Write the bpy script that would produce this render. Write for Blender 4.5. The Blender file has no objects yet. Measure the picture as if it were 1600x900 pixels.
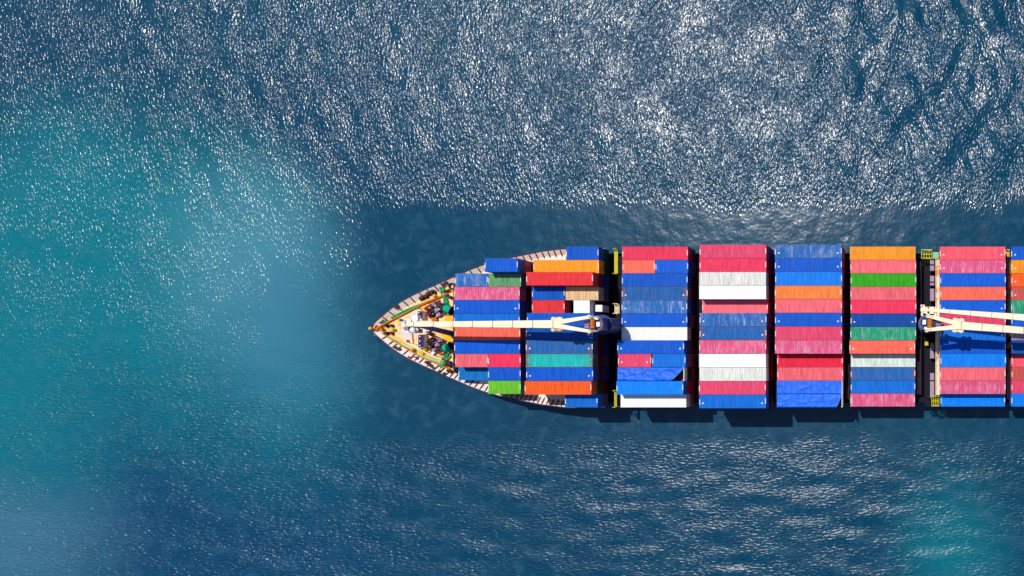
import bpy, math, random
import numpy as np
from mathutils import Vector, Matrix

random.seed(7)
rng = np.random.default_rng(11)
S = bpy.context.scene
COL = S.collection
R = math.radians

# ------------------------------------------------------------------ camera, world, sun, exposure
CAM_Z = 169.9
F_PX = 1285.0            # focal length in photo pixels (1600 wide)
NX, NY = 1440.0, 560.0   # pixel of the point straight below the camera
cam = bpy.data.cameras.new('camera')
cam.sensor_width = 36.0
cam.lens = F_PX / 1600 * 36.0
cam.shift_x = (800 - NX) / 1600
cam.shift_y = (NY - 450) / 1600
cam.clip_start = 1.0
cam.clip_end = 20000
camo = bpy.data.objects.new('camera', cam)
camo.location = (0, 0, CAM_Z)
COL.objects.link(camo)
S.camera = camo

SUN_EL, SUN_AZ = 68.5, -31.0      # azimuth clockwise from +Y
world = bpy.data.worlds.new('World')
S.world = world
world.use_nodes = True
wn = world.node_tree
sky = wn.nodes.new('ShaderNodeTexSky')
sky.sky_type = 'NISHITA'
sky.sun_disc = False
sky.sun_elevation = R(SUN_EL)
sky.sun_rotation = R(SUN_AZ)
sky.air_density = 1.0
sky.dust_density = 0.6
wn.links.new(sky.outputs[0], wn.nodes['Background'].inputs[0])
wn.nodes['Background'].inputs[1].default_value = 0.085
sl = bpy.data.lights.new('sun', 'SUN')
sl.energy = 3.4
sl.angle = R(0.53)
sl.color = (1.0, 0.955, 0.90)
so = bpy.data.objects.new('sun', sl)
d = Vector((math.sin(R(SUN_AZ)) * math.cos(R(SUN_EL)), math.cos(R(SUN_AZ)) * math.cos(R(SUN_EL)), math.sin(R(SUN_EL))))
so.rotation_euler = d.to_track_quat('Z', 'Y').to_euler()
so.location = d * 300
COL.objects.link(so)
S.view_settings.view_transform = 'Standard'
S.view_settings.look = 'None'
S.view_settings.exposure = 0.0
S.view_settings.gamma = 1.0


WL = 6.2                 # height of the water in scene metres


def P(px, py, z):
    """photo pixel + height above the water -> place in the world"""
    k = (CAM_Z - z) / F_PX
    return Vector(((px - NX) * k, (NY - py) * k, z))


# ------------------------------------------------------------------ helpers
class MB:
    def __init__(self):
        self.v, self.f = [], []

    def add(self, vs, fs):
        o = len(self.v)
        self.v += [tuple(v) for v in vs]
        self.f += [tuple(i + o for i in f) for f in fs]
        return self

    def box(self, c, s, rz=0.0, M=None):
        hx, hy, hz = s[0] / 2, s[1] / 2, s[2] / 2
        pts = [Vector((x, y, z)) for z in (-hz, hz) for x, y in ((-hx, -hy), (hx, -hy), (hx, hy), (-hx, hy))]
        if M is None:
            M = Matrix.Rotation(rz, 3, 'Z')
        c = Vector(c)
        self.add([M @ p + c for p in pts],
                 [(3, 2, 1, 0), (4, 5, 6, 7), (0, 1, 5, 4), (1, 2, 6, 5), (2, 3, 7, 6), (3, 0, 4, 7)])
        return self

    def beam(self, p0, p1, w0, h0, w1=None, h1=None):
        p0, p1 = Vector(p0), Vector(p1)
        w1 = w0 if w1 is None else w1
        h1 = h0 if h1 is None else h1
        a = (p1 - p0).normalized()
        up = Vector((0, 0, 1)) if abs(a.z) < .95 else Vector((1, 0, 0))
        s = a.cross(up).normalized()
        u = s.cross(a).normalized()
        vs = []
        for p, w, h in ((p0, w0, h0), (p1, w1, h1)):
            vs += [p - s * w / 2 - u * h / 2, p + s * w / 2 - u * h / 2, p + s * w / 2 + u * h / 2, p - s * w / 2 + u * h / 2]
        self.add(vs, [(0, 1, 2, 3), (7, 6, 5, 4), (0, 4, 5, 1), (1, 5, 6, 2), (2, 6, 7, 3), (3, 7, 4, 0)])
        return self

    def cyl(self, p0, p1, r0, r1=None, n=12):
        p0, p1 = Vector(p0), Vector(p1)
        r1 = r0 if r1 is None else r1
        a = (p1 - p0).normalized()
        up = Vector((0, 0, 1)) if abs(a.z) < .9 else Vector((1, 0, 0))
        s = a.cross(up).normalized()
        u = s.cross(a)
        vs = []
        for p, r in ((p0, r0), (p1, r1)):
            for i in range(n):
                t = 2 * math.pi * i / n
                vs.append(p + (s * math.cos(t) + u * math.sin(t)) * r)
        fs = [(i, (i + 1) % n, n + (i + 1) % n, n + i) for i in range(n)]
        fs += [tuple(range(n))[::-1], tuple(range(n, 2 * n))]
        self.add(vs, fs)
        return self

    def tube(self, pts, r, n=6):
        pts = [Vector(p) for p in pts]
        vs, fs = [], []
        for i, p in enumerate(pts):
            a = (pts[min(i + 1, len(pts) - 1)] - pts[max(i - 1, 0)]).normalized()
            up = Vector((0, 0, 1)) if abs(a.z) < .9 else Vector((1, 0, 0))
            s = a.cross(up).normalized()
            u = s.cross(a)
            for k in range(n):
                t = 2 * math.pi * k / n
                vs.append(p + (s * math.cos(t) + u * math.sin(t)) * r)
        for i in range(len(pts) - 1):
            for k in range(n):
                fs.append((i * n + k, i * n + (k + 1) % n, (i + 1) * n + (k + 1) % n, (i + 1) * n + k))
        fs += [tuple(range(n))[::-1], tuple(range((len(pts) - 1) * n, len(pts) * n))]
        self.add(vs, fs)
        return self

    def mesh(self, name):
        import bmesh
        m = bpy.data.meshes.new(name)
        m.from_pydata(self.v, [], self.f)
        b = bmesh.new()
        b.from_mesh(m)
        bmesh.ops.recalc_face_normals(b, faces=b.faces)
        b.to_mesh(m)
        b.free()
        m.update()
        return m


WORLD_M = {}


def link(name, mesh, mat=None, parent=None, loc=None, rz=0.0):
    """one mesh object; loc is in the parent's frame, or in the world when the parent is None"""
    o = bpy.data.objects.new(name, mesh)
    COL.objects.link(o)
    if parent is not None:
        o.parent = parent
    if loc is not None:
        o.location = loc
    o.rotation_euler = (0, 0, rz)
    if mat is not None and mesh is not None:
        if len(mesh.materials) == 0:
            mesh.materials.append(mat)
        o.material_slots[0].link = 'OBJECT'
        o.material_slots[0].material = mat
    return o


def tag(o, label=None, cat=None, group=None, kind=None):
    if label:
        o['label'] = label
    if cat:
        o['category'] = cat
    if group:
        o['group'] = group
    if kind:
        o['kind'] = kind
    return o


def lin(c):
    return tuple(((v / 255) / 12.92 if v / 255 <= .04045 else ((v / 255 + .055) / 1.055) ** 2.4) for v in c)


# ------------------------------------------------------------------ materials
def new_mat(name):
    m = bpy.data.materials.new(name)
    m.use_nodes = True
    nt = m.node_tree
    return m, nt, nt.nodes['Principled BSDF']


def nd(nt, typ, **kw):
    n = nt.nodes.new(typ)
    for k, v in kw.items():
        setattr(n, k, v)
    return n


def math_n(nt, op, a, b=None, c=None, clamp=False):
    n = nd(nt, 'ShaderNodeMath', operation=op, use_clamp=clamp)
    for i, x in enumerate((a, b, c)):
        if x is None:
            continue
        if isinstance(x, (int, float)):
            n.inputs[i].default_value = x
        else:
            nt.links.new(x, n.inputs[i])
    return n.outputs[0]


def mixc(nt, fac, a, b, blend='MIX'):
    n = nd(nt, 'ShaderNodeMix', data_type='RGBA', blend_type=blend)
    for i, x in ((0, fac), (6, a), (7, b)):
        if isinstance(x, (int, float)):
            n.inputs[i].default_value = x
        elif isinstance(x, tuple):
            n.inputs[i].default_value = (*x[:3], 1)
        else:
            nt.links.new(x, n.inputs[i])
    return n.outputs[2]


def ramp(nt, x, a, b, smooth=True):
    n = nd(nt, 'ShaderNodeMapRange')
    n.interpolation_type = 'SMOOTHSTEP' if smooth else 'LINEAR'
    n.inputs[1].default_value = a
    n.inputs[2].default_value = b
    nt.links.new(x, n.inputs[0])
    return n.outputs[0]


def noise(nt, vec, scale, detail=3.0, rough=.5, dist=0.0):
    n = nd(nt, 'ShaderNodeTexNoise')
    n.inputs['Scale'].default_value = scale
    n.inputs['Detail'].default_value = detail
    n.inputs['Roughness'].default_value = rough
    n.inputs['Distortion'].default_value = dist
    nt.links.new(vec, n.inputs['Vector'])
    return n.outputs[0]


def vmath(nt, op, a, b):
    n = nd(nt, 'ShaderNodeVectorMath', operation=op)
    for i, x in enumerate((a, b)):
        if isinstance(x, tuple):
            n.inputs[i].default_value = x
        else:
            nt.links.new(x, n.inputs[i])
    return n.outputs[0]


def paint(name, rgb, fade=.25, rust=.15, rough=.5, streak=None, grime=.22):
    """ship and container paint: sun-faded across the ribs, grimy, with rust spots"""
    m, nt, b = new_mat(name)
    base = lin(rgb)
    tc = nd(nt, 'ShaderNodeTexCoord')
    oi = nd(nt, 'ShaderNodeObjectInfo')
    off = nd(nt, 'ShaderNodeCombineXYZ')
    nt.links.new(math_n(nt, 'MULTIPLY', oi.outputs['Random'], 137.0), off.inputs[0])
    nt.links.new(math_n(nt, 'MULTIPLY', oi.outputs['Random'], 51.0), off.inputs[1])
    v = vmath(nt, 'ADD', tc.outputs['Object'], off.outputs[0])
    vs = vmath(nt, 'MULTIPLY', v, (2.6, .35, .6))
    n1 = noise(nt, vs, 1.0, 4, .65)                 # streaks running across the roof
    n2 = noise(nt, v, .55, 4, .6)                   # big fading
    n3 = noise(nt, v, 3.2, 5, .7)                   # fine grime
    lum = .3 * base[0] + .55 * base[1] + .15 * base[2]
    pale = tuple(min(1, c * .8 + .2 * (lum * .8 + .3)) for c in base)
    if fade > .6:
        pale = tuple(min(1, c * .55 + .3) for c in base)
    dark = tuple(c * .62 for c in base)
    f1 = math_n(nt, 'MULTIPLY', ramp(nt, n1, .48, .78), fade * 1.5, clamp=True)
    c = mixc(nt, f1, base, pale)
    f2 = math_n(nt, 'MULTIPLY', ramp(nt, n2, .45, .75), fade * .55, clamp=True)
    c = mixc(nt, f2, c, pale)
    f3 = math_n(nt, 'MULTIPLY', ramp(nt, n3, .5, .8), grime, clamp=True)
    c = mixc(nt, f3, c, dark)
    n4 = ramp(nt, noise(nt, vmath(nt, 'MULTIPLY', v, (4.5, .4, .5)), 1.0, 3, .7), .32, .68, False)     # single ribs bleached or dirty
    tint = math_n(nt, 'MULTIPLY_ADD', oi.outputs['Random'], .16, .67)
    tint = math_n(nt, 'MULTIPLY_ADD', n4, .5 if name != 'paint_white' else .1, tint)
    tint = math_n(nt, 'ADD', tint, 0.0 if name != 'paint_white' else .2)
    cmb = nd(nt, 'ShaderNodeCombineXYZ')
    for i in range(3):
        nt.links.new(tint, cmb.inputs[i])
    c = mixc(nt, 1.0, c, cmb.outputs[0], 'MULTIPLY')
    if rust > 0:
        g = nd(nt, 'ShaderNodeSeparateXYZ')
        nt.links.new(tc.outputs['Generated'], g.inputs[0])
        ex = math_n(nt, 'ABSOLUTE', math_n(nt, 'SUBTRACT', g.outputs[0], .5))
        ey = math_n(nt, 'ABSOLUTE', math_n(nt, 'SUBTRACT', g.outputs[1], .5))
        e = math_n(nt, 'MAXIMUM', ramp(nt, ex, .40, .5), math_n(nt, 'MULTIPLY', ramp(nt, ey, .38, .5), .7))
        nr = noise(nt, v, 2.3, 6, .75)
        thr = math_n(nt, 'MULTIPLY_ADD', e, .14 * (.5 + rust), nr)
        fr = math_n(nt, 'MULTIPLY', ramp(nt, thr, .80 - .22 * rust, .90 - .2 * rust), .85)
        c = mixc(nt, fr, c, (.22, .075, .025))
    nt.links.new(c, b.inputs['Base Color'])
    b.inputs['Specular IOR Level'].default_value = .13
    rr = math_n(nt, 'MULTIPLY_ADD', n3, .3, rough - .15)
    nt.links.new(rr, b.inputs['Roughness'])
    bp = nd(nt, 'ShaderNodeBump')
    bp.inputs['Strength'].default_value = .35
    bp.inputs['Distance'].default_value = .05
    nt.links.new(noise(nt, v, 1.7, 4, .6), bp.inputs['Height'])
    nt.links.new(bp.outputs[0], b.inputs['Normal'])
    return m


PAL = {  # key: (photo colour, fade, rust, word in labels, one word for neighbours)
    'royal': ((0, 88, 196), .12, .10, 'royal blue', 'blue'),
    'navy': ((0, 74, 160), .15, .2, 'deep blue', 'blue'),
    'azure': ((0, 106, 202), .15, .25, 'medium blue', 'blue'),
    'bright': ((0, 126, 232), .10, .08, 'bright blue', 'blue'),
    'sky': ((0, 118, 196), .15, .2, 'light blue', 'blue'),
    'faded': ((34, 104, 180), .75, .25, 'sun-faded blue', 'blue'),
    'rustblue': ((30, 98, 170), .35, .85, 'rust-spotted blue', 'blue'),
    'crimson': ((228, 50, 88), .18, .08, 'crimson', 'crimson'),
    'rose': ((220, 68, 106), .3, .1, 'rose pink', 'pink'),
    'pink': ((214, 80, 126), .75, .12, 'streaky pink', 'pink'),
    'salmon': ((236, 102, 114), .35, .12, 'salmon pink', 'salmon'),
    'coral': ((240, 104, 84), .25, .2, 'coral', 'coral'),
    'coralred': ((238, 84, 102), .3, .12, 'light red', 'red'),
    'red': ((218, 48, 54), .15, .1, 'red', 'red'),
    'scarlet': ((224, 34, 62), .12, .1, 'scarlet', 'scarlet'),
    'brick': ((196, 84, 76), .3, .3, 'brick red', 'brick'),
    'orange': ((238, 128, 58), .15, .2, 'orange', 'orange'),
    'amber': ((240, 150, 34), .12, .1, 'amber yellow', 'amber'),
    'vermilion': ((238, 92, 30), .1, .12, 'vermilion', 'vermilion'),
    'white': ((244, 243, 238), .05, .02, 'clean white', 'white'),
    'offwhite': ((222, 222, 214), .2, .12, 'grimy off-white', 'white'),
    'mint': ((214, 230, 220), .1, .3, 'pale mint', 'mint'),
    'cream': ((224, 186, 138), .6, .6, 'rusty cream', 'cream'),
    'green': ((44, 158, 12), .2, .06, 'bright green', 'green'),
    'lime': ((104, 184, 44), .15, .08, 'lime green', 'lime'),
    'jade': ((18, 150, 112), .7, .55, 'weathered jade green', 'jade'),
    'turq': ((16, 180, 176), .35, .95, 'turquoise', 'turquoise'),
    'sage': ((84, 146, 92), .7, .5, 'faded sage green', 'sage'),
    'lilac': ((158, 140, 160), .5, .7, 'patchy lilac', 'lilac'),
    'maroon': ((110, 32, 40), .2, .3, 'maroon', 'maroon'),
    'dgreen': ((28, 76, 60), .2, .3, 'dark green', 'green'),
    'tarp': ((0, 100, 228), .12, .0, 'blue', 'tarpaulin'),
}
MATS = {k: paint('paint_' + k, v[0], v[1], v[2], grime=(.06 if k == 'white' else .2)) for k, v in PAL.items()}
MATS['tarp'].node_tree.nodes['Principled BSDF'].inputs['Specular IOR Level'].default_value = .3


def plain(name, rgb, rough=.5, metal=0.0, var=.25, scale=1.5, second=None, amt=.5, lo=.5, hi=.7):
    m, nt, b = new_mat(name)
    tc = nd(nt, 'ShaderNodeTexCoord')
    base = lin(rgb)
    n = noise(nt, tc.outputs['Object'], scale, 5, .65)
    c = mixc(nt, math_n(nt, 'MULTIPLY', ramp(nt, n, .4, .75), var), base, tuple(x * .5 for x in base))
    if second:
        n2 = noise(nt, tc.outputs['Object'], scale * .45, 5, .7)
        c = mixc(nt, math_n(nt, 'MULTIPLY', ramp(nt, n2, lo, hi), amt), c, lin(second))
    nt.links.new(c, b.inputs['Base Color'])
    b.inputs['Specular IOR Level'].default_value = .2
    b.inputs['Roughness'].default_value = rough
    b.inputs['Metallic'].default_value = metal
    return m


M_MARK = plain('white_stencil', (232, 226, 232), .6)
M_HULL = plain('hull_paint', (24, 44, 66), .45, second=(60, 40, 36), amt=.4)
M_DECKF = plain('foredeck_paint', (254, 216, 164), .65, var=.2, scale=1.3, second=(252, 182, 74), amt=.85, lo=.5, hi=.6)
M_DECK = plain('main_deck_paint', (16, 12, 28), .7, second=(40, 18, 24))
M_BULW = plain('bulwark_paint', (252, 230, 216), .6, var=.12, second=(240, 194, 150), amt=.5)
M_STAY = plain('stay_shade_tint', (86, 66, 96), .6)  # shade on the stays, painted as a dark violet tone
M_CAP = plain('cap_rail_paint', (66, 54, 96), .5)
M_CREAM = plain('crane_cream_paint', (255, 238, 204), .5, var=.06, scale=.8, second=(226, 186, 126), amt=.2)
M_CRDARK = plain('crane_blue_grey_paint', (52, 62, 112), .5, second=(110, 50, 60), amt=.5)
M_WHITE = plain('white_paint', (244, 244, 246), .5, var=.12)
M_NAVY = plain('navy_paint', (46, 34, 84), .5)
M_DARK = plain('dark_machinery', (72, 38, 44), .5, second=(150, 70, 58), amt=.6)
M_YEL = plain('yellow_paint', (246, 190, 14), .55, var=.2, second=(200, 140, 20), amt=.3)
M_YG = plain('yellow_green_paint', (206, 196, 40), .55, second=(160, 150, 30))
M_ORG = plain('orange_brown_paint', (206, 116, 38), .6, second=(140, 60, 24))
M_RED = plain('red_paint', (180, 24, 44), .5)
M_GRN = plain('green_rope', (26, 158, 96), .8)
M_PGRN = plain('pale_green_rope', (164, 206, 140), .8)
M_TURQ = plain('turquoise_drum_rope', (0, 184, 140), .8)
M_BRDK = plain('brown_paint', (120, 84, 56), .6)
M_LAV = plain('grey_lavender_paint', (168, 146, 172), .6, second=(120, 90, 110))
M_POST = plain('post_violet_grey', (112, 92, 150), .5)
M_PGREEN = plain('pale_green_paint', (140, 196, 150), .6)
M_PINKW = plain('hatch_pinkish_white', (232, 214, 206), .6)
M_BRIDGE = plain('lashing_bridge_cream', (252, 226, 184), .6, scale=.7, second=(226, 120, 50), amt=.8, lo=.56, hi=.62)
M_BDARK = plain('lashing_bridge_dark', (36, 26, 46), .7, second=(70, 30, 30))
M_GLASS = plain('dark_glass', (20, 26, 34), .1)
M_WIRE = plain('steel_wire', (60, 50, 54), .5)


# ------------------------------------------------------------------ water
def water_material():
    m, nt, b = new_mat('sea_water')
    g = nd(nt, 'ShaderNodeNewGeometry')
    pos = g.outputs['Position']
    sp = nd(nt, 'ShaderNodeSeparateXYZ')
    nt.links.new(pos, sp.inputs[0])
    X, Y = sp.outputs[0], sp.outputs[1]
    flat = nd(nt, 'ShaderNodeCombineXYZ')
    nt.links.new(X, flat.inputs[0])
    nt.links.new(Y, flat.inputs[1])
    v = flat.outputs[0]
    # soft wandering offset so that the colour patches have uneven outlines
    wob = noise(nt, v, .022, 3, .55)
    wob2 = noise(nt, vmath(nt, 'ADD', v, (311.0, 77.0, 0)), .03, 3, .55)

    def blob(cx, cy, rx, ry, a=1.0, soft=.25, w=.9):
        dx = math_n(nt, 'DIVIDE', math_n(nt, 'SUBTRACT', X, cx), rx)
        dy = math_n(nt, 'DIVIDE', math_n(nt, 'SUBTRACT', Y, cy), ry)
        dx = math_n(nt, 'ADD', dx, math_n(nt, 'MULTIPLY', math_n(nt, 'SUBTRACT', wob, .5), w))
        dy = math_n(nt, 'ADD', dy, math_n(nt, 'MULTIPLY', math_n(nt, 'SUBTRACT', wob2, .5), w))
        r = math_n(nt, 'SQRT', math_n(nt, 'ADD', math_n(nt, 'MULTIPLY', dx, dx), math_n(nt, 'MULTIPLY', dy, dy)))
        n = nd(nt, 'ShaderNodeMapRange')
        n.interpolation_type = 'SMOOTHSTEP'
        n.inputs[1].default_value = soft
        n.inputs[2].default_value = 1.0
        n.inputs[3].default_value = a
        n.inputs[4].default_value = 0.0
        nt.links.new(r, n.inputs[0])
        return n.outputs[0]

    deep = lin((0, 60, 89))
    c = mixc(nt, ramp(nt, wob, .35, .7), deep, lin((0, 64, 90)))
    wp = lambda px, py: P(px, py, WL)
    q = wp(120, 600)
    c = mixc(nt, blob(q.x, q.y, 67, 67, .95, .55, .3), c, lin((0, 114, 128)))       # turquoise glow to the left, painted into the water colour
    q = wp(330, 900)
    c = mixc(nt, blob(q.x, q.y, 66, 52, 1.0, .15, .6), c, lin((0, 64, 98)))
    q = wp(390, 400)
    c = mixc(nt, blob(q.x, q.y, 28, 26, .6, .0, .6), c, lin((84, 146, 164)))       # pale haze ahead of the bow, put into the base colour
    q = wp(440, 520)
    c = mixc(nt, blob(q.x, q.y, 30, 26, .55, .0, .8), c, lin((62, 120, 148)))  # second patch of the haze painted into the water
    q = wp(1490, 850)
    c = mixc(nt, blob(q.x, q.y, 18, 24, .8, .0), c, lin((0, 112, 126)))  # turquoise glow at the lower right, painted as water colour
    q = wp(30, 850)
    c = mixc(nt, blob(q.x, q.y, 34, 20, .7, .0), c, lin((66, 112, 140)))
    sw1 = noise(nt, v, .35, 4, .6, .6)
    c = mixc(nt, math_n(nt, 'MULTIPLY', ramp(nt, sw1, .45, .75), .22), c, lin((70, 116, 140)))   # faint pale mottling at random
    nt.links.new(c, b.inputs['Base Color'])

    # calm water pressed flat along the ship's sides and ahead of the stem
    yc = 7.6
    ay = math_n(nt, 'ABSOLUTE', math_n(nt, 'SUBTRACT', Y, yc))
    ay = math_n(nt, 'ADD', ay, math_n(nt, 'MULTIPLY', math_n(nt, 'SUBTRACT', noise(nt, v, .11, 4, .65), .5), 8.0))
    calm_side = math_n(nt, 'SUBTRACT', 1.0, ramp(nt, ay, 20.6, 26.5))
    calm_side = math_n(nt, 'MULTIPLY', calm_side, ramp(nt, X, -134.0, -96.0))
    q = wp(490, 510)
    calm_bow = blob(q.x, q.y, 24, 22, .78, .0, .9)
    calm = math_n(nt, 'MAXIMUM', calm_side, calm_bow)
    rough_sea = math_n(nt, 'SUBTRACT', 1.0, calm)

    south = ramp(nt, Y, 26.0, -12.0)
    # ripples: roundish chop in the north, long crests across the south
    def crests(rot, sc, off, scale, detail):
        mp = nd(nt, 'ShaderNodeMapping')
        mp.inputs['Rotation'].default_value = (0, 0, R(rot))
        mp.inputs['Scale'].default_value = (*sc, 1)
        mp.inputs['Location'].default_value = (off, off * .7, 0)
        nt.links.new(v, mp.inputs['Vector'])
        return noise(nt, mp.outputs[0], scale, detail, .5, .35)
    hn = math_n(nt, 'ADD', crests(40, (1.5, .66), 3.1, WAVE_SCALE, .9), crests(-30, (1.45, .64), 41.0, WAVE_SCALE * 1.12, .9))
    hs = math_n(nt, 'ADD', crests(9, (.55, 1.5), 9.3, WAVE_SCALE, .9), crests(-16, (.6, 1.6), 77.0, WAVE_SCALE * 1.1, .9))
    hn = math_n(nt, 'MULTIPLY', hn, .5)
    hs = math_n(nt, 'MULTIPLY', hs, .5)
    hmix = nd(nt, 'ShaderNodeMix', data_type='FLOAT')
    nt.links.new(south, hmix.inputs[0])
    nt.links.new(hn, hmix.inputs[2])
    nt.links.new(hs, hmix.inputs[3])
    h = hmix.outputs[0]
    gust = noise(nt, v, .12, 3, .6)
    amp = math_n(nt, 'MULTIPLY_ADD', ramp(nt, gust, .3, .7), .7, .5)
    west = math_n(nt, 'MULTIPLY', ramp(nt, X, -80.0, -140.0), south)
    amp = math_n(nt, 'MULTIPLY', amp, math_n(nt, 'MULTIPLY_ADD', west, 1.5, 1.0))
    amp = math_n(nt, 'MULTIPLY', amp, math_n(nt, 'MULTIPLY', math_n(nt, 'MULTIPLY_ADD', rough_sea, .95, .05), math_n(nt, 'MULTIPLY_ADD', south, -.44, 1.0)))
    h = math_n(nt, 'MULTIPLY', math_n(nt, 'SUBTRACT', h, .5), amp)
    soft = math_n(nt, 'MULTIPLY', math_n(nt, 'SUBTRACT', noise(nt, v, .42, 2.5, .55), .5), math_n(nt, 'MULTIPLY', math_n(nt, 'POWER', calm, 4.0), .26))
    h = math_n(nt, 'ADD', h, soft)
    bp = nd(nt, 'ShaderNodeBump')
    bp.inputs['Strength'].default_value = 1.0
    bp.inputs['Distance'].default_value = WAVE_BUMP
    nt.links.new(h, bp.inputs['Height'])
    nt.links.new(bp.outputs[0], b.inputs['Normal'])
    rg = math_n(nt, 'MULTIPLY_ADD', south, .08, WAVE_ROUGH)
    nt.links.new(math_n(nt, 'MULTIPLY_ADD', calm, -.03, rg), b.inputs['Roughness'])
    b.inputs['IOR'].default_value = 1.36
    b.inputs['Specular IOR Level'].default_value = .5
    return m


WAVE_BUMP = .37
WAVE_ROUGH = .205
WAVE_SCALE = 1.62


def build_water():
    def axis(a, b, step, far):
        core = np.arange(a, b + step / 2, step)
        out, s = [], step
        x = core[-1]
        while x < far:
            s *= 1.35
            x += s
            out.append(x)
        neg, s = [], step
        x = core[0]
        while x > -far:
            s *= 1.35
            x -= s
            neg.append(x)
        return np.concatenate([np.array(neg[::-1]), core, np.array(out)])
    xs = axis(-156, 34, .5, 9000)
    ys = axis(-50, 82, .5, 9000)
    X, Y = np.meshgrid(xs, ys)
    H = np.zeros_like(X)
    fade = np.clip(1 - (np.maximum(np.abs(X + 60) - 110, 0) + np.maximum(np.abs(Y - 15) - 80, 0)) / 60, 0, 1)
    sw = 1 / (1 + np.exp((Y - 6) / 6))           # 1 in the south
    def waves(main, spread, n, l0, l1, slope):
        h = np.zeros_like(X)
        for _ in range(n):
            L = l0 * (l1 / l0) ** rng.random()
            t = main + rng.normal() * spread
            k = 2 * np.pi / L
            h += slope / k * np.sin(k * (np.cos(t) * X + np.sin(t) * Y) + rng.random() * 6.283 + .6 * np.sin(.03 * X + .05 * Y + rng.random() * 6))
        return h * math.sqrt(2 / n)
    hn = waves(0.05, .5, 22, 3.5, 11, .065)
    hs = waves(1.50, .28, 18, 2.8, 8, .07)
    hn *= .75 + 2.1 / (1 + np.exp(-(X + 20) / 8)) + .35 / (1 + np.exp((X + 120) / 10))
    H = hn * (1 - sw) + hs * sw
    calm = 1 / (1 + np.exp((np.abs(Y - 7.6) - 27.5) / 1.2)) / (1 + np.exp(-(X + 128) / 6))
    H *= fade * (1 - .9 * calm)
    nx, ny = len(xs), len(ys)
    co = np.stack([X, Y, H + WL], -1).reshape(-1, 3).astype(np.float32)
    idx = np.arange(nx * ny).reshape(ny, nx)
    q = np.stack([idx[:-1, :-1], idx[:-1, 1:], idx[1:, 1:], idx[1:, :-1]], -1).reshape(-1, 4)
    m = bpy.data.meshes.new('sea')
    m.vertices.add(len(co))
    m.vertices.foreach_set('co', co.ravel())
    m.loops.add(q.size)
    m.loops.foreach_set('vertex_index', q.ravel().astype(np.int32))
    m.polygons.add(len(q))
    m.polygons.foreach_set('loop_start', np.arange(0, q.size, 4, dtype=np.int32))
    m.polygons.foreach_set('use_smooth', np.ones(len(q), dtype=bool))
    m.update(calc_edges=True)
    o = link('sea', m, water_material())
    tag(o, 'deep blue sea with sun glitter and painted turquoise glow round the ship', kind='structure')


build_water()

# ------------------------------------------------------------------ the ship
YC = 5.83
Z_FORE, Z_MAIN, Z_HATCH, Z0 = 12.2, 11.0, 12.1, 19.9
TIER = 2.6
X_STERN = 46.0
SHIP_LOC = Vector((-20.0, YC, WL))
ship = bpy.data.objects.new('container_ship', None)
ship.location = SHIP_LOC
COL.objects.link(ship)
tag(ship, 'loaded container ship with peach foredeck, white bulwarks and cream crane jibs', 'ship')


def part(name, mb, mat, parent=None, label=None, org=None):
    """part of the ship: mesh given in world coordinates, its origin set at org"""
    top = parent is None
    o = Vector(org) if org is not None else (SHIP_LOC if top else Vector((0, 0, 0)))
    if not top and org is None:
        o = ORG[parent.name]
    mb.v = [tuple(Vector(p) - o) for p in mb.v]
    par = ship if top else parent
    base = SHIP_LOC if top else ORG[parent.name]
    ob = link(name, mb.mesh(name), mat, par, o - base)
    ORG[ob.name] = o
    if label:
        ob['label'] = label
    return ob


ORG = {}

# half breadth of the deck outline, read along the rail (z about 13.3)
ZR = 13.02
OUT = [(581, 0), (583, 6), (587, 11), (596, 18.5), (606, 27), (618, 36), (629, 43), (640, 49), (654, 56), (666, 61.5), (678, 66.5),
       (696, 75), (709, 80.5), (733, 91), (757, 100), (781, 106.5), (806, 112), (846, 120), (884, 124.5), (944, 126.2)]
KR = (CAM_Z - ZR) / F_PX
OUTW = [((px - NX) * KR, h * KR) for px, h in OUT]
# finer resampling
def resample(pts, step):
    out = [pts[0]]
    for (x0, y0), (x1, y1) in zip(pts, pts[1:]):
        n = max(1, int(math.hypot(x1 - x0, y1 - y0) / step))
        for i in range(1, n + 1):
            out.append((x0 + (x1 - x0) * i / n, y0 + (y1 - y0) * i / n))
    return out


def half(x):
    if x <= OUTW[0][0]:
        return 0.0
    for (x0, y0), (x1, y1) in zip(OUTW, OUTW[1:]):
        if x <= x1:
            return y0 + (y1 - y0) * (x - x0) / (x1 - x0)
    return OUTW[-1][1]


RAIL = resample(OUTW, 1.2)
X_BREAK = P(708, 0, Z_FORE).x          # aft edge of the raised foredeck
X_BULW_END = OUTW[-1][0]


def inset_pt(i, dist):
    x, y = RAIL[i]
    a, b = RAIL[max(i - 1, 0)], RAIL[min(i + 1, len(RAIL) - 1)]
    tx, ty = b[0] - a[0], b[1] - a[1]
    if i == 0:
        tx, ty = 0, 1
    l = math.hypot(tx, ty)
    nx_, ny_ = ty / l, -tx / l
    return x + nx_ * dist, max(0.0, y + ny_ * dist)


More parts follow.
